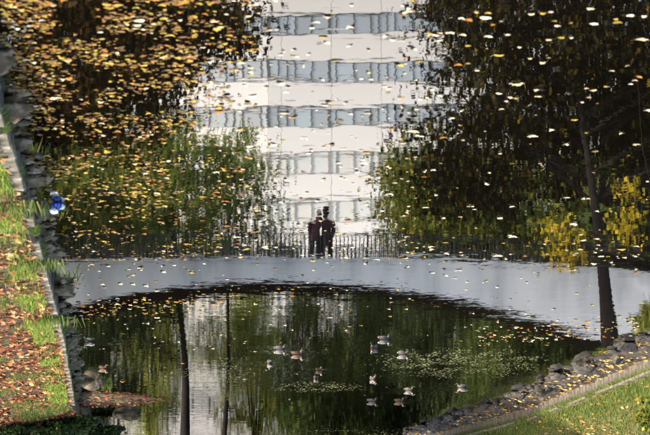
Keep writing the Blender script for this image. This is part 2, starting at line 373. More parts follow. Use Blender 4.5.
tree('park_tree', 'deep green tree behind the left bridge end', (17, 150, 0.6), (17, 150, 18),
     [(16, 150, 11, 5.5, 4, 7), (11.5, 151, 9.5, 3.5, 3, 4)], 280, 90, .2, M['leaf_green'], M['bark'], .3, seed=19)
for k, (x, y, h, m) in enumerate([(21, 114, 25, 'leaf_deep'), (29, 112, 27, 'leaf_green'), (38, 112, 28, 'leaf_deep')]):  # trees added outside the view to keep sun off the bridge face
    tree('park_tree', ['added shade tree, tall and deep green, left of the copper tree', 'added shade tree, tall and green, second beyond the copper tree on the left', 'added shade tree, tall and deep green, farthest left on the bank'][k], (x, y, 2.2), (x, y, h - 3),
         [(x, y, h * .62, 5.5, 5, h * .36)], 210, 60, .36, M[m], M['bark'], .4, seed=70 + k, sig=.8, nbranch=30)
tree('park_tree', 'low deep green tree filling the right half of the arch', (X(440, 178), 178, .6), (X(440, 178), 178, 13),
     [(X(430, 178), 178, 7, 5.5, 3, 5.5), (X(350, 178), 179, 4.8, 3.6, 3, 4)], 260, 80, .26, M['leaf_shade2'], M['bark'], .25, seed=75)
# bushes seen through the arch, beyond the bridge
def bush(label, x, y, r, h, m, seed, n=60, cat='bush'):
    rs = np.random.default_rng(seed); zb = ground_z(x, y) - .05
    t = thing('bush', label, cat, (x, y, zb), group='bushes beyond the bridge')
    V, Fx = [], []
    ends = []
    for k in range(14):
        a = rs.uniform(0, 6.28); q = rs.uniform(.2, .8)
        e = np.array([math.cos(a) * r * q, math.sin(a) * r * q * .8, h * rs.uniform(.5, .9)]); ends.append(e)
        tube_data([(0, 0, 0), e * .5 + np.array([0, 0, .1 * h]), e], [.06, .035, .01], 5, V, Fx)
    obj('stems', mesh('stems', V, Fx, True), M['bark'], t)
    c = rs.normal(size=(n, 3)); c /= np.linalg.norm(c, axis=1)[:, None]; c *= rs.uniform(.2, 1, (n, 1)) ** .4
    c = c * np.array([r, r * .8, h * .52]) + np.array([0, 0, h * .52]); 
    P = np.repeat(c, 160, axis=0) + rs.normal(size=(n * 160, 3)) * .42; P[:, 2] = np.abs(P[:, 2])
    obj('foliage', fast_mesh('foliage', leaf_cards(P, .13, rs), 4), m, t); return t
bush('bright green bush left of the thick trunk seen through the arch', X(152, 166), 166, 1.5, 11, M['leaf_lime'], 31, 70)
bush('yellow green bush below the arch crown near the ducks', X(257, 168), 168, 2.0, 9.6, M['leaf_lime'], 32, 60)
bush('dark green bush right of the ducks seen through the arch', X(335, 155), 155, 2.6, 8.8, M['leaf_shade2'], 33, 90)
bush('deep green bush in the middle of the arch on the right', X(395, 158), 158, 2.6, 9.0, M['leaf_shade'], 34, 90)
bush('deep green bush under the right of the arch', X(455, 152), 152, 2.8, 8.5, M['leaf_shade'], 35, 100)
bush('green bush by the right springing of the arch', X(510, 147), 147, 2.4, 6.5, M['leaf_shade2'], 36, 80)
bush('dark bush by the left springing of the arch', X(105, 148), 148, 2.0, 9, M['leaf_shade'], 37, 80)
# a belt of trees far behind
for k, (x, y, h, m) in enumerate([(-34, 205, 28, 'leaf_deep'), (-26, 196, 25, 'leaf_dark'), (-19, 200, 24, 'leaf_green'), (24, 200, 26, 'leaf_deep'), (17, 208, 29, 'leaf_green'), (33, 196, 25, 'leaf_copper')]):
    side = ['rightmost', 'second from right', 'nearest the tower on the right', 'second from left', 'nearest the tower on the left', 'leftmost'][k]
    tree('park_tree', 'tall tree of the far belt behind the bridge, ' + side, (x, y, .6), (x, y, h - 2),
         [(x, y, h * .6, 5.5, 4, h * .4), (x + 2, y - 1, h * .4, 4.5, 4, h * .3)], 260, 45, .42, M[m], M['bark'], .4, seed=50 + k, sig=.9, nbranch=25, group='far tree belt')

# ------------------------------------------------------------------ tower block
YB = 230.0
def tower():
    t = thing('office_tower', 'pale concrete office tower with blue grey window bands behind the bridge', 'building', (0, YB, 0))
    z0, FH, WH = 1.52, 3.4, 1.5; nf = 13; top = z0 + nf * FH
    kx = X(268, YB); x_r, x_l = -22.0, 17.0; ang = R(8)
    def left_pt(s): return (kx + s * math.cos(ang), s * math.sin(ang))
    Ls = (x_l - kx) / math.cos(ang)
    foot = [(x_r + .1, .32), (kx, .32), (left_pt(Ls - .1)[0], left_pt(Ls - .1)[1] + .34), (x_l, 20), (x_r + .1, 20)]
    n = len(foot)
    obj('wall', mesh('wall', [(a, b, 0) for a, b in foot] + [(a, b, top - .3) for a, b in foot],
        [(i, (i + 1) % n, n + (i + 1) % n, n + i) for i in range(n)] + [tuple(range(n)), tuple(range(2 * n - 1, n - 1, -1))]), M['facade'], t)
    rf = [(x_r - .1, -.1), (kx + .02, -.1), (x_l + .1, left_pt(Ls)[1] - .1), (x_l + .1, 20.2), (x_r - .1, 20.2)]
    obj('roof', mesh('roof', [(a, b, top - .29) for a, b in rf] + [(a, b, top + .5) for a, b in rf],
        [(i, (i + 1) % n, n + (i + 1) % n, n + i) for i in range(n)] + [tuple(range(n)), tuple(range(2 * n - 1, n - 1, -1))]), M['spandrel'], t)
    # mullion rhythm read from the photograph, in pixels right of the corner
    pat = [0, 10, 19, 27, 44, 62, 69, 87, 104, 112, 121, 129, 147, 164, 182, 189, 207, 224, 232, 241, 249, 267, 284, 302, 309, 327, 344]
    mx = [kx - q / 14.13 for q in pat if kx - q / 14.13 > x_r + .3]
    mx.append(x_r + .05)
    lm = [q for q in (.1, .55, 1.9, 2.5, 3.1, 4.3, 5.5, 6.7, 7.9, 9.1, 10.3) if q < Ls - .5] + [Ls - .1]
    M_ = {}
    def shared(key, f):
        if key not in M_: M_[key] = f()
        return M_[key]
    for f in range(nf):
        blind = 15 < z0 + f * FH < 26          # storeys with their pale blinds down
        SP = M['podium'] if f < 5 else M['spandrel']; pk = f < 5
        zs = z0 + f * FH - (FH - WH); zw = z0 + f * FH           # spandrel below, window above
        # spandrel panels, main face and turned face
        xs = [kx] + [kx - .95 - 3.6 * i for i in range(0, 20) if kx - .95 - 3.6 * i > x_r + 1] + [x_r]
        for a, b in zip(xs[:-1], xs[1:]):
            wd = a - b
            me = shared(('p', round(wd, 2), pk), lambda: box(-wd / 2 + .012, wd / 2 - .012, 0, .3, 0, FH - WH, .02, 'panel'))
            obj('panel', me, SP if not me.materials else None, t, ((a + b) / 2, 0, zs))
        ss = [0, 3.3, 6.6, 9.9, Ls]; ss = [q for q in ss if q < Ls - .6] + [Ls]
        for a, b in zip(ss[:-1], ss[1:]):
            wd = b - a
            me = shared(('p', round(wd, 2), pk), lambda: box(-wd / 2 + .012, wd / 2 - .012, 0, .3, 0, FH - WH, .02, 'panel'))
            p = left_pt((a + b) / 2); o = obj('panel', me, SP if not me.materials else None, t, (p[0], p[1], zs)); o.rotation_euler.z = ang
        # window band: frame (sill, head, mullions) and panes
        V, Fx = [], []
        def addbox(x0, x1, y0, y1, za, zb, rot=False):
            b0 = len(V)
            for z in (za, zb):
                for xx, yy in ((x0, y0), (x1, y0), (x1, y1), (x0, y1)):
                    if rot: V.append((kx + xx * math.cos(ang) - yy * math.sin(ang), xx * math.sin(ang) + yy * math.cos(ang), z))
                    else: V.append((xx, yy, z))
            for q in ((3, 2, 1, 0), (4, 5, 6, 7), (0, 1, 5, 4), (1, 2, 6, 5), (2, 3, 7, 6), (3, 0, 4, 7)): Fx.append(tuple(b0 + i for i in q))
        addbox(x_r, kx, -.05, .25, zw - .002, zw + .07); addbox(x_r, kx, .05, .25, zw + WH - .08, zw + WH - .003)
        addbox(.02, Ls, -.05, .25, zw - .002, zw + .07, True); addbox(.02, Ls, .05, .25, zw + WH - .08, zw + WH - .003, True)
        for i, q in enumerate(mx):
            hw = .11 if i in (0, 5, 14, 23) else .055
            addbox(q - hw, q + hw, .08, .24, zw + .07, zw + WH - .08)
        for i, q in enumerate(lm): addbox(q - .055, q + .055, .08, .24, zw + .07, zw + WH - .08, True)
        wn = obj('window', mesh('window', V, Fx), M['mullion_pale' if blind else 'mullion'], t)
        for a, b in zip(mx[:-1], mx[1:]):
            wd = a - b
            me = shared(('g', round(wd, 2), blind), lambda: box(-wd / 2, wd / 2, 0, .03, .07, WH - .08, 0, 'pane'))
            obj('pane', me, M['blind' if blind else 'glass'] if not me.materials else None, wn, ((a + b) / 2, .15, zw))
        for a, b in zip(lm[:-1], lm[1:]):
            wd = b - a; p = left_pt((a + b) / 2)
            me = shared(('g', round(wd, 2), blind), lambda: box(-wd / 2, wd / 2, 0, .03, .07, WH - .08, 0, 'pane'))
            o = obj('pane', me, M['blind' if blind else 'glass'] if not me.materials else None, wn, (p[0] - .15 * math.sin(ang), p[1] + .15 * math.cos(ang), zw)); o.rotation_euler.z = ang
    return t
tower()

# ------------------------------------------------------------------ the arched footbridge
YF, DW = 122.6, 4.6                      # front face, width
AX = X(281, YF); ACROWN = Hh(281.5, YF); DTOP = Hh(257, YF)
def z_arch(x): return ACROWN - .0155 * (x - AX) ** 2
def z_deck(x): return DTOP - .0030 * (x - AX) ** 2
def bridge():
    t = thing('arched_footbridge', 'long white arched footbridge with dark iron railing over the pond', 'bridge', (AX, YF, 0))
    xs = np.linspace(AX - 26, AX + 26, 105)
    V, Fx = [], []
    for y in (0, DW):
        for x in xs: V.append((x - AX, y, max(z_arch(x), -.7)))
        for x in xs: V.append((x - AX, y, z_deck(x) - .1))
    n = len(xs)
    for i in range(n - 1):
        Fx.append((i, i + 1, n + i + 1, n + i)); Fx.append((2 * n + i + 1, 2 * n + i, 3 * n + i, 3 * n + i + 1))
        Fx.append((i + 1, i, 2 * n + i, 2 * n + i + 1)); Fx.append((n + i, n + i + 1, 3 * n + i + 1, 3 * n + i))
    Fx.append((0, n, 3 * n, 2 * n)); Fx.append((n - 1, 3 * n - 1, 4 * n - 1, 2 * n - 1)[::-1])
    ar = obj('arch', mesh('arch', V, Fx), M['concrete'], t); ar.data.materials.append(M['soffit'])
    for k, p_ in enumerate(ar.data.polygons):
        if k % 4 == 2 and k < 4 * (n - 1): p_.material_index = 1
    def strip(name, y0, y1, za, zb, m):
        V, Fx = [], []
        for x in xs:
            zt = z_deck(x)
            V += [(x - AX, y0, zt + za), (x - AX, y1, zt + za), (x - AX, y1, zt + zb), (x - AX, y0, zt + zb)]
        for i in range(n - 1):
            for k in range(4): Fx.append((4 * i + k, 4 * i + (k + 1) % 4, 4 * i + 4 + (k + 1) % 4, 4 * i + 4 + k))
        Fx.append((3, 2, 1, 0)); Fx.append(tuple(4 * (n - 1) + k for k in range(4)))
        return obj(name, mesh(name, V, Fx), m, t)
    strip('deck', .3, DW - .3, -.098, -.03, M['deck'])
    strip('deck_edge', -.05, .297, -.097, .02, M['concrete']); strip('deck_edge', DW - .297, DW + .05, -.097, .02, M['concrete'])
    pb = tube('baluster', [(0, 0, 0), (0, 0, .80)], .021, 6); pb.materials.append(M['iron'])
    pp = box(-.035, .035, -.035, .035, -.02, .96, .006, 'post'); pp.materials.append(M['iron'])
    for y in (.13, DW - .13):
        V, Fx = [], []
        xx = np.linspace(AX - 16.5, AX + 16.5, 67)
        for za, r in ((.90, .034), (.80, .018), (.075, .022)):
            tube_data([(x - AX, y, z_deck(x) + .02 + za) for x in xx], r, 6, V, Fx)
        rl = obj('railing', mesh('railing', V, Fx, True), M['iron'], t)
        x = -16.5; k = 0
        while x < 16.51:
            z = z_deck(AX + x) + .02
            if k % 11 == 0: obj('post', pp, None, rl, (x, y, z))
            else: obj('baluster', pb, None, rl, (x, y, z + .01))
            x += 33 / 220; k += 1
    return t
bridge()

# ------------------------------------------------------------------ left bank kerb, right bank wall, boulders
def block_row(t, edge, ys, wid, zlo, zhi, m, side, seed, name='kerb_stone'):
    rs = random.Random(seed)
    for a, b in zip(ys[:-1], ys[1:]):
        if name == 'coping_stone' and rs.random() < .12: continue     # a few are missing
        xa, xb = edge(a), edge(b); L = math.hypot(xb - xa, b - a)
        me = box(-wid / 2, wid / 2, -L / 2 + .012, L / 2 - .012, zlo, zhi + rs.uniform(-.012, .012), .02, name)
        for vv in me.vertices:
            q = Vector(vv.co); vv.co += Vector((mnoise.noise(q * 3 + Vector((a, 0, 0))), mnoise.noise(q * 3 + Vector((0, a, 5))), mnoise.noise(q * 2 + Vector((9, a, 0))))) * .016
        o = obj(name, me, m, t, ((xa + xb) / 2 + side * (wid / 2 - .04) + rs.uniform(-.006, .006), (a + b) / 2, 0))
        o.rotation_euler = (rs.uniform(-.01, .01), rs.uniform(-.03, .03), math.atan2(xa - xb, b - a) + rs.uniform(-.004, .004))
kl = thing('kerb', 'pale weathered stone kerb along the leaf covered left bank', 'kerb', (0, 0, 0))
ys = [46.0]; rk = random.Random(3)
while ys[-1] < 112: ys.append(ys[-1] + rk.uniform(.9, 1.6))
block_row(kl, xL, ys, .22, -.6, .30, M['wetrock'], 1, 5, 'wall_stone')
block_row(kl, lambda y: xL(y) - .03, ys, .30, .31, .46, M['kerb'], 1, 15, 'coping_stone')
wr = thing('retaining_wall', 'low pale stone retaining wall below the lit right lawn', 'wall', (0, 0, 0))
ys = [84.0]
while ys[-1] < 138: ys.append(ys[-1] + rk.uniform(1.0, 1.9))
block_row(wr, lambda y: xR(y) , ys, .3, -.6, .50, M['wallstone'], -1, 6, 'wall_stone')
block_row(wr, lambda y: xR(y) + .03, ys, .4, .51, .60, M['mossy'], -1, 8, 'coping_stone')

def rock_mesh(seed, sx, sy, sz, jag=.28):
    bm = bmesh.new(); bmesh.ops.create_icosphere(bm, subdivisions=4, radius=1)
    off = Vector((seed * 7.3, seed * 3.1, seed * 1.7))
    for vv in bm.verts:
        d = vv.co.normalized(); k = 1 + jag * mnoise.noise(d * 1.3 + off) + .14 * mnoise.noise(d * 3.5 + off) + .09 * mnoise.noise(d * 8 + off)
        c = d * k
        for q in range(5):                              # a few split faces
            nq = Vector((math.sin(seed * 3.7 + q * 2.4), math.cos(seed * 1.9 + q * 1.3), .35 + .5 * math.sin(seed + q * 2.1))).normalized(); dq = c.dot(nq) - .72
            if dq > 0: c -= nq * dq * .85
        c += d * .05 * mnoise.noise(d * 14 + off); c.z = max(-.5, c.z)
        vv.co = Vector((c.x * sx, c.y * sy, c.z * sz))
    me = bpy.data.meshes.new('boulder'); bm.to_mesh(me); bm.free()
    me.polygons.foreach_set('use_smooth', [True] * len(me.polygons)); return me
ordn = ['first', 'second', 'third', 'fourth', 'fifth', 'sixth', 'seventh', 'eighth', 'ninth', 'tenth', 'eleventh', 'twelfth', 'thirteenth', 'fourteenth', 'fifteenth', 'sixteenth']
LV = [(64, 1.5), (112, 1.5), (147, .7), (184, 1.3), (216, 1.1), (236, .8), (258, 1.1), (271, .6), (291, 1.25), (312, .8), (330, 1.2), (342, 1.3), (355, .9), (367, 1.2), (382, 1.0)]
for i, (v, k) in enumerate(LV):
    y = on(30, v, .12)[1]; s = .19 * k * random.uniform(.9, 1.1); x = xL(y) - s * random.uniform(.7, 1.15)
    o = obj('boulder', rock_mesh(i + 104, s * random.uniform(1.05, 1.5), s * random.uniform(.8, 1.2), s * random.uniform(.7, 1.2), .5), M['rock'], None, (x, y, .02))
    o.rotation_euler = (random.uniform(-.2, .2), random.uniform(-.25, .25), random.uniform(-.9, .9))
    tag(o, f'grey boulder by the left kerb, {ordn[i]} from the picture top', 'boulder', 'boulders along the left kerb')
V, Fx = [], []; yy = np.arange(74, 138.1, .5)
for y in yy:
    for k, (o, z) in enumerate([(-.05, .16), (.35, .13), (.75, .10), (1.1, .05), (1.45, -.06), (1.8, -.4)]):
        V.append((xR(y) + o + (.14 + .05 * k) * mnoise.noise((y * .9, k * .3, 1)), y, z + .07 * mnoise.noise((y * 1.3, k * .7, 4))))
Fx = [(6 * a + b, 6 * a + b + 1, 6 * a + b + 7, 6 * a + b + 6) for a in range(len(yy) - 1) for b in range(5)]
tag(obj('mud_shelf', mesh('mud_shelf', V, Fx, True), M['mud']), kind='structure')
RP = [(455, 428, .3, .5), (464, 429, .26, 1.0), (474, 425, .34, .75), (487, 420, .4, 1.1), (497, 414, .26, .5), (509, 410, .34, 1.2), (519, 405, .3, .7), (537, 398, .44, 1.15), (556, 391, .5, .85), (578, 380, .4, 1.25), (585, 378, .26, .5), (601, 371, .48, 1.1), (624, 361, .4, .8), (645, 352, .5, 1.2)]
for i, (u, v, s, q) in enumerate(RP):
    y = on(u, v, .1)[1]; x = xR(y) + q; y -= q * 1.5
    o = obj('boulder', rock_mesh(i + 140, s * random.uniform(.5, .75), s * random.uniform(.6, 1.0), s * random.uniform(.35, .6), .6), M['wetrock'], None, (x, y, .08))
    o.rotation_euler = (random.uniform(-.15, .15), random.uniform(-.15, .15), random.uniform(-1.5, 1.5))
    tag(o, f'dark boulder at the right wall foot, {ordn[i]} from the picture bottom', 'boulder', 'boulders along the right wall')
def rubble(label, edge, n, y0, y1, o0, o1, z0, z1, m, seed, big):
    q = np.random.default_rng(seed); bm = bmesh.new(); bmesh.ops.create_icosphere(bm, subdivisions=2, radius=1); bm.verts.ensure_lookup_table()
    B = np.array([v_.co[:] for v_ in bm.verts]); T = np.array([[v_.index for v_ in f_.verts] for f_ in bm.faces]); bm.free(); VV, TT = [], []
    for k in range(n):
        y = q.uniform(y0, y1); o = q.uniform(0, 1); r = q.uniform(.35, 1) * big; off = Vector((k * 1.7, k * .9, seed))
        W = np.array([B[i] * (1 + .45 * mnoise.noise(Vector(B[i]) * 1.2 + off) + .22 * mnoise.noise(Vector(B[i]) * 3 + off)) for i in range(len(B))]) * (r * q.uniform(.8, 1.5), r * q.uniform(.8, 1.5), r * q.uniform(.4, .8))
        a = q.uniform(0, 6.28); c_, s_ = math.cos(a), math.sin(a); W = np.stack([W[:, 0] * c_ - W[:, 1] * s_, W[:, 0] * s_ + W[:, 1] * c_, W[:, 2]], 1)
        VV.append(W + (edge(y) + o0 + (o1 - o0) * o, y, z0 + (z1 - z0) * o)); TT.append(T + k * len(B))
    tag(obj('rubble', indexed_mesh('rubble', np.concatenate(VV), np.concatenate(TT), False), m), label, 'rubble', kind='stuff')
rubble('small dark stones and rubble lying below the right wall', xR, 230, 84, 133, .35, 1.5, .12, .0, M['wetrock'], 3, .16)
rubble('small stones packed along the foot of the left kerb', xL, 130, 48, 112, -.02, -.42, .12, -.02, M['rock'], 4, .13)
# the leafy mud spit with a pale slab at the lower left
cx, cy = on(96, 402, .1)
spit_v = []; spit_f = []
nr, ns = 10, 40
for j in range(nr + 1):
    for k in range(ns):
        a = 2 * math.pi * k / ns; r = j / nr
        rx = 2.3 * r * (1.25 if math.cos(a) < 0 else .8); ry = 3.4 * r
        x = cx + rx * math.cos(a); y = cy + ry * math.sin(a) * (1 - .45 * max(0, -math.cos(a)))
        z = .26 * (1 - r ** 2) - .10 + .09 * mnoise.noise((x * 1.5, y * 1.1, 2)); spit_v.append((x, y, z))
for j in range(nr):
    for k in range(ns): spit_f.append((j * ns + k, (j + 1) * ns + k, (j + 1) * ns + (k + 1) % ns, j * ns + (k + 1) % ns))
tag(obj('mud_spit', mesh('mud_spit', spit_v, spit_f, True), M['soil']), kind='structure')
x, y = on(126, 417, .12)
o = obj('stone_slab', rock_mesh(77, .62, .6, .2), M['rock'], None, (x, y, .06)); o.rotation_euler.z = .3
tag(o, 'flat pale stone slab at the tip of the leafy spit', 'stone')
x, y = on(91, 384, .1)
tag(obj('boulder', rock_mesh(78, .42, .5, .3), M['rock'], None, (x, y, .03)), 'pale boulder standing in the water just before the spit', 'boulder')

# ------------------------------------------------------------------ ground cover on the banks
M['grass_l'] = leafy('bank_grass', [(0, (.045, .075, .015)), (.5, (.085, .125, .025)), (.85, (.13, .15, .035)), (1, (.2, .17, .06))], .3)
M['moss_grass'] = leafy('lime_grass', [(0, (.08, .14, .02)), (.5, (.15, .23, .035)), (1, (.26, .30, .06))], .3)
M['litter'] = leafy('leaf_litter', [(0, (.06, .02, .012)), (.25, (.14, .042, .022)), (.5, (.22, .085, .035)), (.75, (.32, .155, .06)), (.93, (.44, .28, .13)), (1, (.30, .20, .04))], .2)
M['litter_y'] = leafy('yellow_litter', [(0, (.22, .10, .03)), (.4, (.36, .20, .05)), (.75, (.45, .30, .08)), (1, (.5, .4, .22))], .2)
def blades(P, h, rs, wd=.012):
    n = len(P); a = rs.uniform(0, 6.28, n); d = np.stack([np.cos(a), np.sin(a), np.zeros(n)], 1) * wd
    hh = h * rs.uniform(.5, 1.3, n); tip = P + np.stack([rs.normal(0, .35, n) * hh, rs.normal(0, .35, n) * hh, hh], 1)
    return np.stack([P - d, P + d, tip], 1).reshape(-1, 3)
def bank_points(n, side, y0, y1, dmax, seed, dens=None, dmin=.12):
    rs = np.random.default_rng(seed); out = []
    while len(out) < n:
        y = rs.uniform(y0, y1); d = rs.uniform(dmin, dmax); x = xL(y) + d if side > 0 else xR(y) - d
        if dens and rs.random() > dens(x, y, d): continue
        z = (zleft if side > 0 else zright)(max(d, .15), y) + .10 * mnoise.noise((x * .5, y * .5, 3)) * min(1, d / .3)
        out.append((x, y, z))
    return np.array(out), rs
gp = lambda x, y, d: max(0.02, min(1, -.1 + 3.2 * mnoise.noise((x * .55, y * .28, 7)) + (.3 if d < .9 else 0)))
P, rs = bank_points(17000, 1, 46, 125, 4.6, 1, gp)
tag(obj('grass', fast_mesh('grass', blades(P, .13, rs, .014), 3), M['grass_l']), 'short green grass growing through the litter on the left bank', 'grass', kind='stuff')
P, rs = bank_points(60000, -1, 90, 128, 7.5, 2)
tag(obj('grass', fast_mesh('grass', blades(P, .14, rs, .016), 3), M['grass_l']), 'lit green lawn grass above the right retaining wall', 'grass', kind='stuff')

for sd, lb in ((1, 'longer grass along the back of the left kerb'), (-1, 'longer grass along the back of the right wall coping')):
    P, rs = bank_points(8000 if sd > 0 else 9000, sd, 48 if sd > 0 else 90, 112 if sd > 0 else 132, .75, 23, (lambda x, y, d: 1 if mnoise.noise((x * .3, y * .35, 2)) > .05 else .12) if sd > 0 else None, .15)
    tag(obj('grass', fast_mesh('grass', blades(P, .13 if sd > 0 else .2, rs, .016), 3), M['moss_grass' if sd > 0 else 'grass_l']), lb, 'grass', kind='stuff')
P, rs = bank_points(6000, -1, 90, 132, .4, 24, lambda x, y, d: 1 if mnoise.noise((y * .8, d * 2, 5)) > -.1 else .15, -.02); P[:, 2] = .53
tag(obj('grass', fast_mesh('grass', blades(P, .12, rs, .014), 3), M['grass_l']), 'grass and moss growing over the right wall coping', 'grass', kind='stuff')
P, rs = bank_points(4200, 1, 48, 112, .2, 25, lambda x, y, d: 1 if mnoise.noise((y * .35, 0, 8)) > .1 else .06, .0); P[:, 0] -= .06; P[:, 2] = .43
B = blades(P, -.17, rs, .013).reshape(-1, 3, 3); B[:, 2, 0] -= .10; B[:, 2, 2] += .05
tag(obj('grass', fast_mesh('grass', B.reshape(-1, 3), 3), M['grass_l']), 'grass hanging over the left kerb', 'grass', kind='stuff')
P, rs = bank_points(9000, -1, 90, 132, .32, 22); P[:, 0] += .17; P[:, 2] = .56
B = blades(P, -.20, rs, .014).reshape(-1, 3, 3); B[:, 2, 0] += .12; B[:, 2, 2] += .05
tag(obj('grass', fast_mesh('grass', B.reshape(-1, 3), 3), M['grass_l']), 'grass hanging over the coping of the right retaining wall', 'grass', kind='stuff')
# lobed, curled leaf
def leaf_shape(rs, n=15):
    th = np.linspace(0, 2 * np.pi, n, endpoint=False)
    r = .5 * (.80 + .20 * np.abs(np.cos(2.5 * th)) ** 1.3) * rs.uniform(.9, 1.1, n)
    el = rs.uniform(.75, 1.25); x = np.cos(th) * r * el; y = np.sin(th) * r / el
    c1, c2 = rs.uniform(.0, .55), rs.uniform(-.1, .35)
    z = c1 * x ** 2 + c2 * y ** 2 + rs.uniform(-.015, .02, n)
    V = np.concatenate([[[0, 0, 0]], np.stack([x, y, z], 1)]); V[:, 2] -= V[:, 2].min()
    T = np.array([(0, i + 1, (i + 1) % n + 1) for i in range(n)]); return V, T
LEAVES = [leaf_shape(rng) for _ in range(24)]
def leaf_mass(P, sizes, rs, flat=1.0, tilt=.12):
    VV, TT = [], []; b = 0
    for (x, y, z), s in zip(P, sizes):
        V0, T0 = LEAVES[rs.integers(len(LEAVES))]; a = rs.uniform(0, 6.28); c, sn = math.cos(a), math.sin(a)
        W = V0 * s; q = np.stack([W[:, 0] * c - W[:, 1] * sn, W[:, 0] * sn + W[:, 1] * c, W[:, 2] * flat], 1)
        q[:, 2] += q[:, 0] * rs.normal(0, tilt) + q[:, 1] * rs.normal(0, tilt)
        if tilt: q[:, 2] -= min(0, q[:, 2].min())
        VV.append(q + (x, y, z)); TT.append(T0 + b); b += len(V0)
    return np.concatenate(VV), np.concatenate(TT)
lp = lambda x, y, d: max(.1, min(1, .8 - 1.6 * mnoise.noise((x * .55, y * .28, 7))))
P, rs = bank_points(15000, 1, 46, 122, 4.8, 3, lp, .08); P[:, 2] += .02
tag(obj('fallen_leaves', indexed_mesh('fallen_leaves', *leaf_mass(P, rs.uniform(.09, .17, len(P)), rs, 1, .25), False), M['litter']), 'brown and rust fallen leaves covering the left bank', 'fallen leaves', kind='stuff')
P, rs = bank_points(2600, -1, 90, 128, 7.5, 4, lambda x, y, d: max(.08, min(1, .3 + 1.5 * mnoise.noise((x * .4, y * .2, 1))))); P[:, 2] += .07
tag(obj('fallen_leaves', indexed_mesh('fallen_leaves', *leaf_mass(P, rs.uniform(.09, .16, len(P)), rs, 1, .25), False), M['litter_y']), 'yellow fallen leaves strewn over the right lawn', 'fallen leaves', kind='stuff')
q = np.random.default_rng(33); ms = [(xR(y) + o, y, .17 - .09 * o + .05) for y, o in zip(q.uniform(85, 132, 800), q.uniform(.05, 1.35, 800))]
tag(obj('fallen_leaves', indexed_mesh('fallen_leaves', *leaf_mass(ms, q.uniform(.08, .15, len(ms)), q, 1, .25), False), M['litter_y']), 'fallen leaves caught among the boulders below the right wall', 'fallen leaves', kind='stuff')
sp = []
rs = np.random.default_rng(9)
for k in range(700):
    a = rs.uniform(0, 6.28); r = rs.uniform(0, 1) ** .5
    j = min(nr, int(r * nr)); kk = int(a / 6.2832 * ns) % ns; q = spit_v[j * ns + kk]
    if q[2] > -.02: sp.append((q[0] + rs.uniform(-.15, .15), q[1] + rs.uniform(-.25, .25), max(q[2], 0) + .02))
tag(obj('fallen_leaves', indexed_mesh('fallen_leaves', *leaf_mass(sp, rs.uniform(.08, .15, len(sp)), rs, 1, .25), False), M['litter']), 'fallen leaves lying on the mud spit at the lower left', 'fallen leaves', kind='stuff')

# low evergreen shrubs in the lower left corner and tufts along the water
M['leaf_ivy'] = leafy('ivy_leaves', [(0, (.012, .028, .008)), (.5, (.035, .06, .015)), (.9, (.07, .10, .025)), (1, (.13, .14, .03))], .25, .4)
def shrub(label, u, v, z, r, h, m, seed, n=34, size=.11, group='shrubs on the left bank'):
    rs = np.random.default_rng(seed); x, y = on(u, v, z); zb = z
    t = thing('shrub', label, 'shrub', (x, y, zb), group=group); V, Fx = [], []
    for k in range(9):
        a = rs.uniform(0, 6.28); e = np.array([math.cos(a) * r * .7, math.sin(a) * r * .7, h * rs.uniform(.5, .9)])
        tube_data([(0, 0, -.15), e * .5 + np.array([0, 0, .1]), e], [.025, .016, .006], 5, V, Fx)
    obj('stems', mesh('stems', V, Fx, True), M['bark'], t)
    c = rs.normal(size=(n, 3)); c /= np.linalg.norm(c, axis=1)[:, None]; c[:, 2] = np.abs(c[:, 2]); c *= rs.uniform(.3, 1, (n, 1)) ** .5 * np.array([r, r, h])
    P = np.repeat(c, 60, axis=0) + rs.normal(size=(n * 60, 3)) * .14 * np.array([1, 1, .7]); P[:, 2] = np.abs(P[:, 2])
    obj('foliage', fast_mesh('foliage', leaf_cards(P, size, rs, 1.0, 1.3), 4), m, t)
shrub('dark ivy shrub in the lower left corner of the picture', 12, 428, 1.0, 1.1, .75, M['leaf_ivy'], 1)
shrub('dark ivy shrub second from the lower left corner', 45, 424, .8, 1.0, .7, M['leaf_ivy'], 2)
shrub('green ivy shrub where the spit leaves the bank', 74, 416, .45, .8, .55, M['leaf_ivy'], 3)
shrub('leafy shrub on the right bank at the right edge of the picture', 668, 396, .9, 1.1, 1.6, M['leaf_green'], 5, 46, .12, 'shrubs on the right bank')
shrub('green ivy shrub below the pale slab of the spit', 100, 427, .25, .9, .5, M['leaf_ivy'], 4)
def tuft(label, u, v, z, n, h, m, seed, spread=.3):
    rs = np.random.default_rng(seed); x, y = on(u, v, z)
    P = np.stack([rs.normal(0, spread, n), rs.normal(0, spread, n), np.zeros(n) - .02], 1)
    o = obj('grass_tuft', fast_mesh('grass_tuft', blades(P, h, rs, .02), 3), m, None, (x, y, z)); return tag(o, label, 'grass', kind='stuff')
for i, v in enumerate([205, 262, 318]):
    y = on(40, v, .5)[1]; u = 325 - (xL(y) + .1) * F / y
    tuft(f'bright green grass tuft hanging over the left kerb, {ordn[i]} from the top', u, v, .5, 150, .26, M['grass_l'], 100 + i)
tuft('small green weed sprouting from the water before the spit', 107, 384, .0, 60, .3, M['grass_l'], 120, .12)

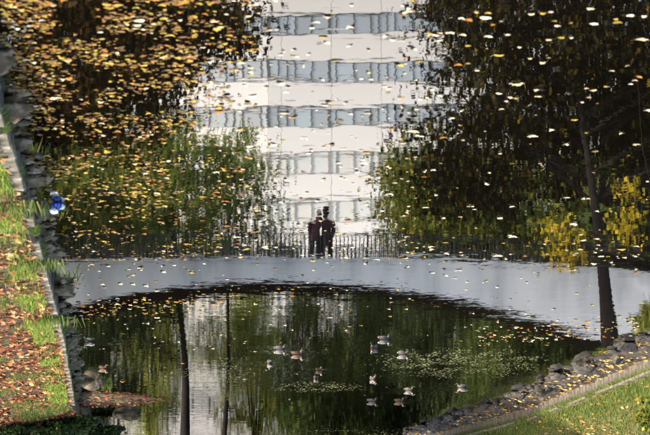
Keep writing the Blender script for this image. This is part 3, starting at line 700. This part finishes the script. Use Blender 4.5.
# ------------------------------------------------------------------ floating leaves
M['lf_gold'] = None
def leaf_mat(name, a, b):
    m, t, p = mat_new(name); oi = nd(t, 'ShaderNodeObjectInfo'); g = nd(t, 'ShaderNodeNewGeometry')
    s = nd(t, 'ShaderNodeMath', operation='ADD'); t.links.new(oi.outputs['Random'], s.inputs[0]); t.links.new(g.outputs['Random Per Island'], s.inputs[1])
    fr = nd(t, 'ShaderNodeMath', operation='FRACT'); t.links.new(s.outputs[0], fr.inputs[0])
    t.links.new(ramp(t, fr.outputs[0], [(0, a), (1, b)]), p.inputs['Base Color'])
    p.inputs['Roughness'].default_value = .7; p.inputs['Specular IOR Level'].default_value = .12; return m
FL = {'cream': leaf_mat('cream_leaf', (.34, .27, .14), (.56, .47, .34)), 'golden': leaf_mat('golden_leaf', (.17, .115, .020), (.34, .235, .040)),
      'orange': leaf_mat('orange_leaf', (.17, .07, .014), (.28, .13, .025)), 'brown': leaf_mat('brown_leaf', (.055, .035, .014), (.17, .095, .035)),
      'red': leaf_mat('red_leaf', (.22, .035, .015), (.30, .07, .02))}
rs = np.random.default_rng(21); cand = []
def inside_pond(x, y): return xR(y) + .15 < x < xL(y) - .15
def scatter(n, f, pal, u0, u1, v0, v1):
    k = 0; tries = 0
    while k < n and tries < n * 60:
        tries += 1; u = rs.uniform(u0, u1); v = rs.uniform(v0, v1)
        if rs.random() > f(u, v): continue
        x, y = on(u, v)
        if not inside_pond(x, y): continue
        col = rs.choice(list(pal), p=np.array(list(pal.values())) / sum(pal.values()))
        zone = 'dense raft of leaves by the left bank' if u < 215 and v < 255 else ('reflected pale tower' if u < 415 and v < 255 else ('dark tree reflection' if v < 255 else ('reflected white bridge' if v < 300 else 'dark water below the arch')))
        cand.append((x, y, min(.22, float(rs.lognormal(-2.6 if u < 215 and v < 260 else -2.34, .34))) * (.85 if 195 < u < 430 else 1), col, zone, v, u)); k += 1
fb = lambda u, v: mnoise.noise((u * .018, v * .045, 0))
scatter(2900, lambda u, v: max(0, min(1, (1.15 - .6 * v / 260) * (.55 + 1.5 * fb(u, v) + .5 * mnoise.noise((u * .06, v * .2, 4))) * (1 if u < 170 else max(0, 1 - (u - 170) / 90)))), {'golden': .36, 'orange': .2, 'brown': .38, 'cream': .06}, 0, 262, -4, 260)
scatter(330, lambda u, v: .45 + .55 * min(1, v / 200), {'cream': .75, 'golden': .17, 'orange': .03, 'brown': .03, 'red': .02}, 195, 430, -4, 258)
scatter(170, lambda u, v: .6 + .8 * fb(u * 2, v), {'cream': .72, 'golden': .2, 'orange': .08}, 400, 660, -4, 262)
scatter(150, lambda u, v: max(0, 1 - abs((v - 255) / 22)), {'cream': .5, 'golden': .4, 'orange': .1}, 80, 640, 233, 276)
scatter(190, lambda u, v: max(0, 1 - abs(v - (312 - .09 * (u - 70))) / 14) * max(.05, 1 - (u - 70) / 260), {'brown': .35, 'golden': .3, 'orange': .25, 'cream': .1}, 66, 360, 283, 330)
scatter(200, lambda u, v: max(.12, 1 - (u - 60) / 340) * (1 if v < 350 else .4), {'cream': .55, 'golden': .35, 'brown': .1}, 66, 560, 262, 420)
scatter(60, lambda u, v: 1, {'cream': .6, 'golden': .4}, 330, 600, 262, 345)
scatter(170, lambda u, v: max(0, 1 - abs(v - (335 - (u - 530) * .10)) / 14), {'golden': .5, 'cream': .3, 'orange': .2}, 470, 640, 312, 372)
cand.sort(key=lambda c: -c[2] / c[1] * (.72 if 'raft' in c[4] else 1))
inframe = [c for c in cand if 1 < c[5] < 434 and 1 < c[6] < 649]
single = inframe[:300]; sid = set(map(id, single)); rest = [c for c in cand if id(c) not in sid]
lm_cache = {}
for c in single:
    x, y, s, col, zone = c[:5]; i = int(rs.integers(len(LEAVES)))
    if (i, col) not in lm_cache:
        me = indexed_mesh('floating_leaf', LEAVES[i][0], LEAVES[i][1], False); me.materials.append(FL[col]); lm_cache[(i, col)] = me
    o = obj('floating_leaf', lm_cache[(i, col)], None, None, (x, y, .004)); o.scale = (s, s, s * rs.uniform(.8, 1.7))
    o.rotation_euler = (rs.normal(0, .06), rs.normal(0, .06), rs.uniform(0, 6.28))
    tag(o, f'{col} fallen leaf floating on the {zone}', 'leaf', f'{col} leaves on the {zone}')
for col in FL:
    L = [c for c in rest if c[3] == col]
    if not L: continue
    me = indexed_mesh('floating_leaves', *leaf_mass([(c[0], c[1], .005) for c in L], [c[2] for c in L], rs, 1.25, .05), False)
    tag(obj('floating_leaves', me, FL[col]), f'smaller {col} leaves floating all over the pond', 'leaves', kind='stuff')
# pale green pondweed in thin rafts
def weed(label, u0, u1, v0, v1, n, seed):
    q = np.random.default_rng(seed); P = []
    while len(P) < n:
        u = q.uniform(u0, u1); v = q.uniform(v0, v1); e = ((u - (u0 + u1) / 2) / (u1 - u0) * 2) ** 2 + ((v - (v0 + v1) / 2) / (v1 - v0) * 2) ** 2
        if q.random() > (1 - e) * (.5 + 1.3 * mnoise.noise((u * .06, v * .25, seed))): continue
        x, y = on(u, v)
        if inside_pond(x, y): P.append((x, y, .004))
    tag(obj('pondweed', indexed_mesh('pondweed', *leaf_mass(P, q.uniform(.025, .075, n), q, .6, .03), False), M['weed']), label, 'pondweed', kind='stuff')
M['weed'] = leaf_mat('pondweed', (.07, .085, .025), (.24, .235, .11))
weed('wide raft of pale pondweed right of the ducks', 362, 560, 346, 379, 1900, 1)
weed('thin streak of pale pondweed below the middle ducks', 262, 368, 381, 393, 520, 2)
weed('pale pondweed streak at the bottom edge of the picture', 230, 450, 425, 440, 420, 3)
weed('thin pondweed streak left of the middle ducks', 165, 270, 356, 384, 380, 4)

# ------------------------------------------------------------------ ducks
def col_attr(me, cols):
    a = me.color_attributes.new('Col', 'FLOAT_COLOR', 'POINT')
    a.data.foreach_set('color', np.array([(*c, 1) for c in cols], dtype=np.float32).ravel())
def feather_mat():
    m, t, p = mat_new('plumage'); a = nd(t, 'ShaderNodeAttribute', attribute_name='Col')
    n = nd(t, 'ShaderNodeTexNoise'); n.inputs['Scale'].default_value = 45; n.inputs['Detail'].default_value = 3
    tc = nd(t, 'ShaderNodeTexCoord'); t.links.new(tc.outputs['Object'], n.inputs['Vector'])
    mx = nd(t, 'ShaderNodeMix', data_type='RGBA', blend_type='MULTIPLY'); mx.inputs[0].default_value = 1
    t.links.new(a.outputs['Color'], mx.inputs[6]); t.links.new(ramp(t, n.outputs[0], [(.35, (.55, .55, .55)), (.6, (1.1, 1.1, 1.1))]), mx.inputs[7])
    t.links.new(mx.outputs[2], p.inputs['Base Color']); p.inputs['Roughness'].default_value = .6; return m
M['plumage'] = feather_mat(); M['bill_y'] = plain('yellow_bill', (.42, .32, .04), .4); M['bill_o'] = plain('orange_bill', (.35, .16, .05), .4); M['eye'] = plain('eye', (.01, .01, .01), .2)
def duck(label, u, v, heading, drake, seed, scale=1.0):
    rs = random.Random(seed); x, y = on(u, v)
    t = thing('duck', label, 'duck', (x, y, 0), heading, 'ducks swimming under the bridge'); t.scale = (scale,) * 3
    # spine: tail to breast, up the neck, to the forehead   (x forward)
    sp_ = [(-.27, .125, .016, .010), (-.22, .10, .055, .028), (-.15, .07, .105, .070), (-.05, .06, .128, .098), (.06, .055, .125, .100), (.14, .07, .098, .088),
           (.175, .105, .064, .064), (.185, .138, .047, .050), (.188, .165, .042, .045), (.20, .190, .047, .047), (.222, .206, .047, .045), (.258, .204, .032, .030), (.275, .199, .014, .014)]
    hi = 3
    P = np.array(sp_); tt = np.linspace(0, len(P) - 1, (len(P) - 1) * hi + 1); Q = np.stack([np.interp(tt, range(len(P)), P[:, k]) for k in range(4)], 1)
    for _ in range(2): Q[1:-1] = (Q[:-2] + 2 * Q[1:-1] + Q[2:]) / 4
    V, cols = [], []; n = 14
    for i, (px, pz, rw, rh) in enumerate(Q):
        d = Q[min(i + 1, len(Q) - 1)][:2] - Q[max(i - 1, 0)][:2]; d /= np.linalg.norm(d); nx_, nz_ = -d[1], d[0]
        f = i / (len(Q) - 1) * (len(P) - 1)
        for k in range(n):
            a = 2 * math.pi * k / n; s, c = math.sin(a), math.cos(a)
            V.append((px + nx_ * c * rh, s * rw, pz + nz_ * c * rh))
            if drake:
                if f > 7.6: cc = (.012, .045, .025)
                elif f > 7.0: cc = (.7, .7, .68)
                elif f > 5.0: cc = (.10, .04, .022)
                elif f > 1.6: cc = (.12, .11, .105) if c < .5 else (.035, .03, .028)
                elif f > .8: cc = (.01, .01, .012)
                else: cc = (.55, .53, .5)
            else:
                cc = (.17, .10, .055) if c < .4 else (.09, .055, .03)
                if f > 7.5: cc = (.20, .13, .07)
                if f < .8: cc = (.26, .18, .11)
            cols.append(cc)
    Fx = [(i * n + k, i * n + (k + 1) % n, (i + 1) * n + (k + 1) % n, (i + 1) * n + k) for i in range(len(Q) - 1) for k in range(n)]
    Fx.append(tuple(range(n))); Fx.append(tuple(range((len(Q) - 1) * n + n - 1, (len(Q) - 1) * n - 1, -1)))
    me = mesh('body', V, Fx, True); col_attr(me, cols); obj('body', me, M['plumage'], t)
    obj('bill', tube('bill', [(.265, 0, .198), (.295, 0, .190), (.325, 0, .184), (.333, 0, .183)], [(.012, .014), (.008, .014), (.006, .016), (.003, .010)], 8), M['bill_y'] if drake else M['bill_o'], t)
    for s in (-1, 1):
        wv = [(.10, .095, .095), (.02, .125, .115), (-.10, .11, .122), (-.20, .06, .130), (-.255, .03, .132)]; wr_ = [(.03, .012), (.048, .014), (.042, .013), (.024, .010), (.006, .005)]
        m2 = tube('wing', [(a, s * b, c) for a, b, c in wv], wr_, 8)
        cw = [((.13, .12, .11) if drake else (.13, .08, .045)) if kk < 24 else ((.10, .08, .07) if drake else (.08, .05, .03)) for kk in range(len(m2.vertices))]
        col_attr(m2, cw); obj('wing', m2, M['plumage'], t)
        obj('eye', tube('eye', [(.236, s * .038, .214), (.236, s * .046, .215)], [.006, .003], 8), M['eye'], t)
    return t
UPX = math.pi                                          # heading pi: swims towards the picture's right
for i, (u, v, hd, dr, lb) in enumerate(DUCKS): duck(lb, u, v, hd, bool(dr), i, (1.0 if i not in (3, 4, 14) else .85) * .70)

# ------------------------------------------------------------------ blue and white litter by the left boulders
x, y = on(57, 203)
pk = thing('crumpled_packet', 'crumpled blue and white plastic packet floating by the left boulders', 'litter', (x, y, 0))
def crumple(seed, sx, sy, sz, dz):
    bm = bmesh.new(); bmesh.ops.create_icosphere(bm, subdivisions=3, radius=1)
    for vv in bm.verts:
        d = vv.co.normalized(); k = 1 + .5 * mnoise.cell(d * 2.2 + Vector((seed, 0, 0))) * .6 + .3 * mnoise.noise(d * 3 + Vector((0, seed, 0)))
        vv.co = Vector((d.x * k * sx, d.y * k * sy, d.z * k * sz + dz))
    me = bpy.data.meshes.new('crumple'); bm.to_mesh(me); bm.free(); return me
obj('wrapper', crumple(3, .10, .10, .09, .06), plain('blue_plastic', (.03, .09, .42), .35, .5), pk)
obj('lining', crumple(5, .08, .08, .06, .16), plain('white_plastic', (.75, .77, .8), .4, .5), pk, (.06, -.02, 0))
obj('flap', crumple(8, .06, .05, .05, .07), bpy.data.materials['white_plastic'], pk, (-.09, .05, 0))

# ------------------------------------------------------------------ the couple on the bridge
M['skin'] = plain('skin', (.45, .27, .19), .5); M['hair_d'] = plain('dark_hair', (.018, .013, .010), .6); M['hair_r'] = plain('brown_hair', (.10, .045, .025), .6)
M['coat_b'] = plain('black_coat', (.03, .02, .022), .8); M['coat_p'] = plain('plum_jacket', (.10, .032, .04), .8); M['jean'] = plain('dark_jeans', (.015, .018, .032), .8); M['shoe'] = plain('shoes', (.02, .018, .016), .5)
def blob(V, Fx, c, r, n=12, m=8):
    b0 = len(V)
    for j in range(1, m):
        a = math.pi * j / m
        for k in range(n):
            p = 2 * math.pi * k / n
            V.append((c[0] + r[0] * math.sin(a) * math.cos(p), c[1] + r[1] * math.sin(a) * math.sin(p), c[2] + r[2] * math.cos(a)))
    V.append((c[0], c[1], c[2] + r[2])); V.append((c[0], c[1], c[2] - r[2])); T_, B_ = len(V) - 2, len(V) - 1
    for j in range(m - 2):
        for k in range(n): Fx.append((b0 + j * n + k, b0 + (j + 1) * n + k, b0 + (j + 1) * n + (k + 1) % n, b0 + j * n + (k + 1) % n))
    for k in range(n):
        Fx.append((T_, b0 + k, b0 + (k + 1) % n)); q = b0 + (m - 2) * n; Fx.append((B_, q + (k + 1) % n, q + k))
def fused(name, parts, mat, parent, vox=.014, smooth=4):   # limbs and trunk melted into one continuous surface
    V, Fx = [], []
    for kind, *a in parts:
        if kind == 't': tube_data(a[0], a[1], 12, V, Fx)
        else: blob(V, Fx, a[0], a[1])
    o = obj(name, mesh(name, V, Fx, True), mat, parent)
    r = o.modifiers.new('remesh', 'REMESH'); r.mode = 'VOXEL'; r.voxel_size = vox; r.use_smooth_shade = True
    s = o.modifiers.new('smooth', 'SMOOTH'); s.factor = .5; s.iterations = smooth
    return o
def person(label, x, y, z, rz, hgt, jacket, trousers, hairmat, lean, side, long_hair, hem):
    t = thing('person', label, 'person', (x, y, z), rz, 'couple on the bridge'); k = hgt / 1.75; t.scale = (k * 1.24, k * 1.1, k)
    L = lean                                              # sideways lean of the upper body; local -y is the front
    hip, chest, neck, head = (0, 0, .92), (L * .10, 0, 1.30), (L * .16, -.01, 1.47), (L * .22, -.03, 1.62)
    sh = {s: (chest[0] + s * .165, .0, 1.385) for s in (-1, 1)}
    arm = {}
    for s in (-1, 1):
        if s == side: el_, wr2 = (sh[s][0] + s * .17, .14, 1.22), (sh[s][0] + s * .38, .17, 1.20)      # arm round the partner's back
        else: el_, wr2 = (sh[s][0] + s * .05, .01, 1.14), (sh[s][0] + s * .03, -.07, .90)               # hanging free
        arm[s] = (sh[s], el_, wr2)
    body = []
    body.append(('t', [(0, 0, .84), (0, 0, .95), (L * .04, 0, 1.08), (L * .09, 0, 1.25), (L * .13, 0, 1.40), (L * .15, 0, 1.46)], [(.15, .10), (.155, .11), (.13, .095), (.165, .11), (.15, .085), (.06, .06)]))
    body.append(('t', [(L * .15, 0, 1.40), neck, head], [.06, .052, .05]))
    body.append(('b', (head[0], head[1], head[2] + .02), (.075, .095, .118))); body.append(('b', (head[0], head[1] - .055, head[2] - .05), (.05, .045, .055)))
    body.append(('t', [(head[0], head[1] - .085, head[2] + .02), (head[0], head[1] - .112, head[2] - .015), (head[0], head[1] - .09, head[2] - .025)], [.010, .016, .012]))
    for s in (-1, 1): body.append(('b', (head[0] + s * .076, head[1] + .01, head[2]), (.012, .022, .032)))
    for s in (-1, 1):
        a, b, c = arm[s]; body.append(('t', [a, b, c], [.05, .040, .028])); d = (Vector(c) - Vector(b)).normalized(); c = Vector(c)
        palm = c + d * .06; body.append(('t', [c, c + d * .05, c + d * .095], [(.026, .018), (.042, .018), (.038, .015)]))
        ax_ = d.cross(Vector((0, 0, 1))).normalized(); dn = Vector((0, 0, -1))
        for q, ln in zip((-.03, -.01, .01, .03), (.062, .075, .08, .068)):
            p0 = c + d * .09 + ax_ * q; body.append(('t', [p0, p0 + d * ln * .5 + dn * .01, p0 + d * ln * .8 + dn * .04], [.010, .009, .007]))
        p0 = c + d * .03 + ax_ * (-s * .035); body.append(('t', [p0, p0 + ax_ * (-s * .03) + d * .03, p0 + ax_ * (-s * .035) + d * .06 + dn * .015], [.012, .011, .008]))
        body.append(('t', [(s * .085, 0, .88), (s * .10, -.015, .48), (s * .10, .01, .09)], [.08, .055, .04])); body.append(('t', [(s * .10, .03, .05), (s * .11, -.06, .04), (s * .115, -.15, .03)], [.04, .042, .028]))
    fused('body', body, M['skin'], t, .010, 3)
    for s in (-1, 1): obj('eye', tube('eye', [(head[0] + s * .030, head[1] - .085, head[2] + .02), (head[0] + s * .030, head[1] - .098, head[2] + .02)], [.012, .008], 8), M['eye'], t)
    obj('mouth', tube('mouth', [(head[0] - .022, head[1] - .094, head[2] - .058), (head[0], head[1] - .104, head[2] - .060), (head[0] + .022, head[1] - .094, head[2] - .058)], [.004, .006, .004], 6), M['lip'], t)
    jk = [('t', [(0, 0, hem), (0, 0, .92), (L * .04, 0, 1.08), (L * .09, 0, 1.25), (L * .13, 0, 1.40), (L * .145, 0, 1.475)], [(.20, .15), (.185, .14), (.16, .125), (.195, .14), (.18, .11), (.075, .075)])]
    for s in (-1, 1): a, b, c = arm[s]; jk.append(('t', [a, b, tuple(Vector(c) - (Vector(c) - Vector(b)) * .06)], [.075, .062, .048]))
    fused('jacket', jk, jacket, t, .012, 3)
    tr = [('t', [(0, 0, .70), (0, 0, .93)], [(.15, .115), (.165, .12)])]
    for s in (-1, 1): tr.append(('t', [(s * .085, 0, .88), (s * .10, -.015, .48), (s * .10, .012, .07)], [.098, .072, .062]))
    fused('trousers', tr, trousers, t, .012, 3)
    for s in (-1, 1): fused('shoe', [('t', [(s * .10, .055, .045), (s * .11, -.06, .045), (s * .115, -.17, .035)], [(.042, .048), (.048, .046), (.036, .03)]), ('t', [(s * .10, .02, .04), (s * .10, .015, .11)], [.048, .045])], M['shoe'], t, .010, 2)
    hr = [('b', (head[0], head[1] + .02, head[2] + .035), (.095, .105, .125))]
    if long_hair: hr += [('t', [(head[0], head[1] + .06, head[2] + .05), (head[0], head[1] + .09, head[2] - .12), (head[0], head[1] + .09, head[2] - .30)], [(.085, .05), (.095, .045), (.07, .03)]), ('t', [(head[0] - .07, head[1] + .03, head[2] + .03), (head[0] - .075, head[1] + .03, head[2] - .14)], [.03, .022]), ('t', [(head[0] + .07, head[1] + .03, head[2] + .03), (head[0] + .075, head[1] + .03, head[2] - .14)], [.03, .022])]
    else: hr += [('b', (head[0], head[1] + .06, head[2] - .01), (.075, .05, .08))]
    fused('hair', hr, hairmat, t, .010, 2)
M['lip'] = plain('lips', (.30, .10, .09), .5)
PY = YF + .62; pz = z_deck(0) - .03
person('person in a plum jacket and dark jeans leaning against the taller one at the railing', X(315, PY), PY, pz, math.pi, 1.80, M['coat_p'], M['jean'], M['hair_r'], .55, 1, True, .68)
person('taller person in a long black coat at the railing with an arm round the other', X(326.5, PY), PY + .03, pz, math.pi, 1.93, M['coat_b'], M['coat_b'], M['hair_d'], -.1, -1, False, .50)
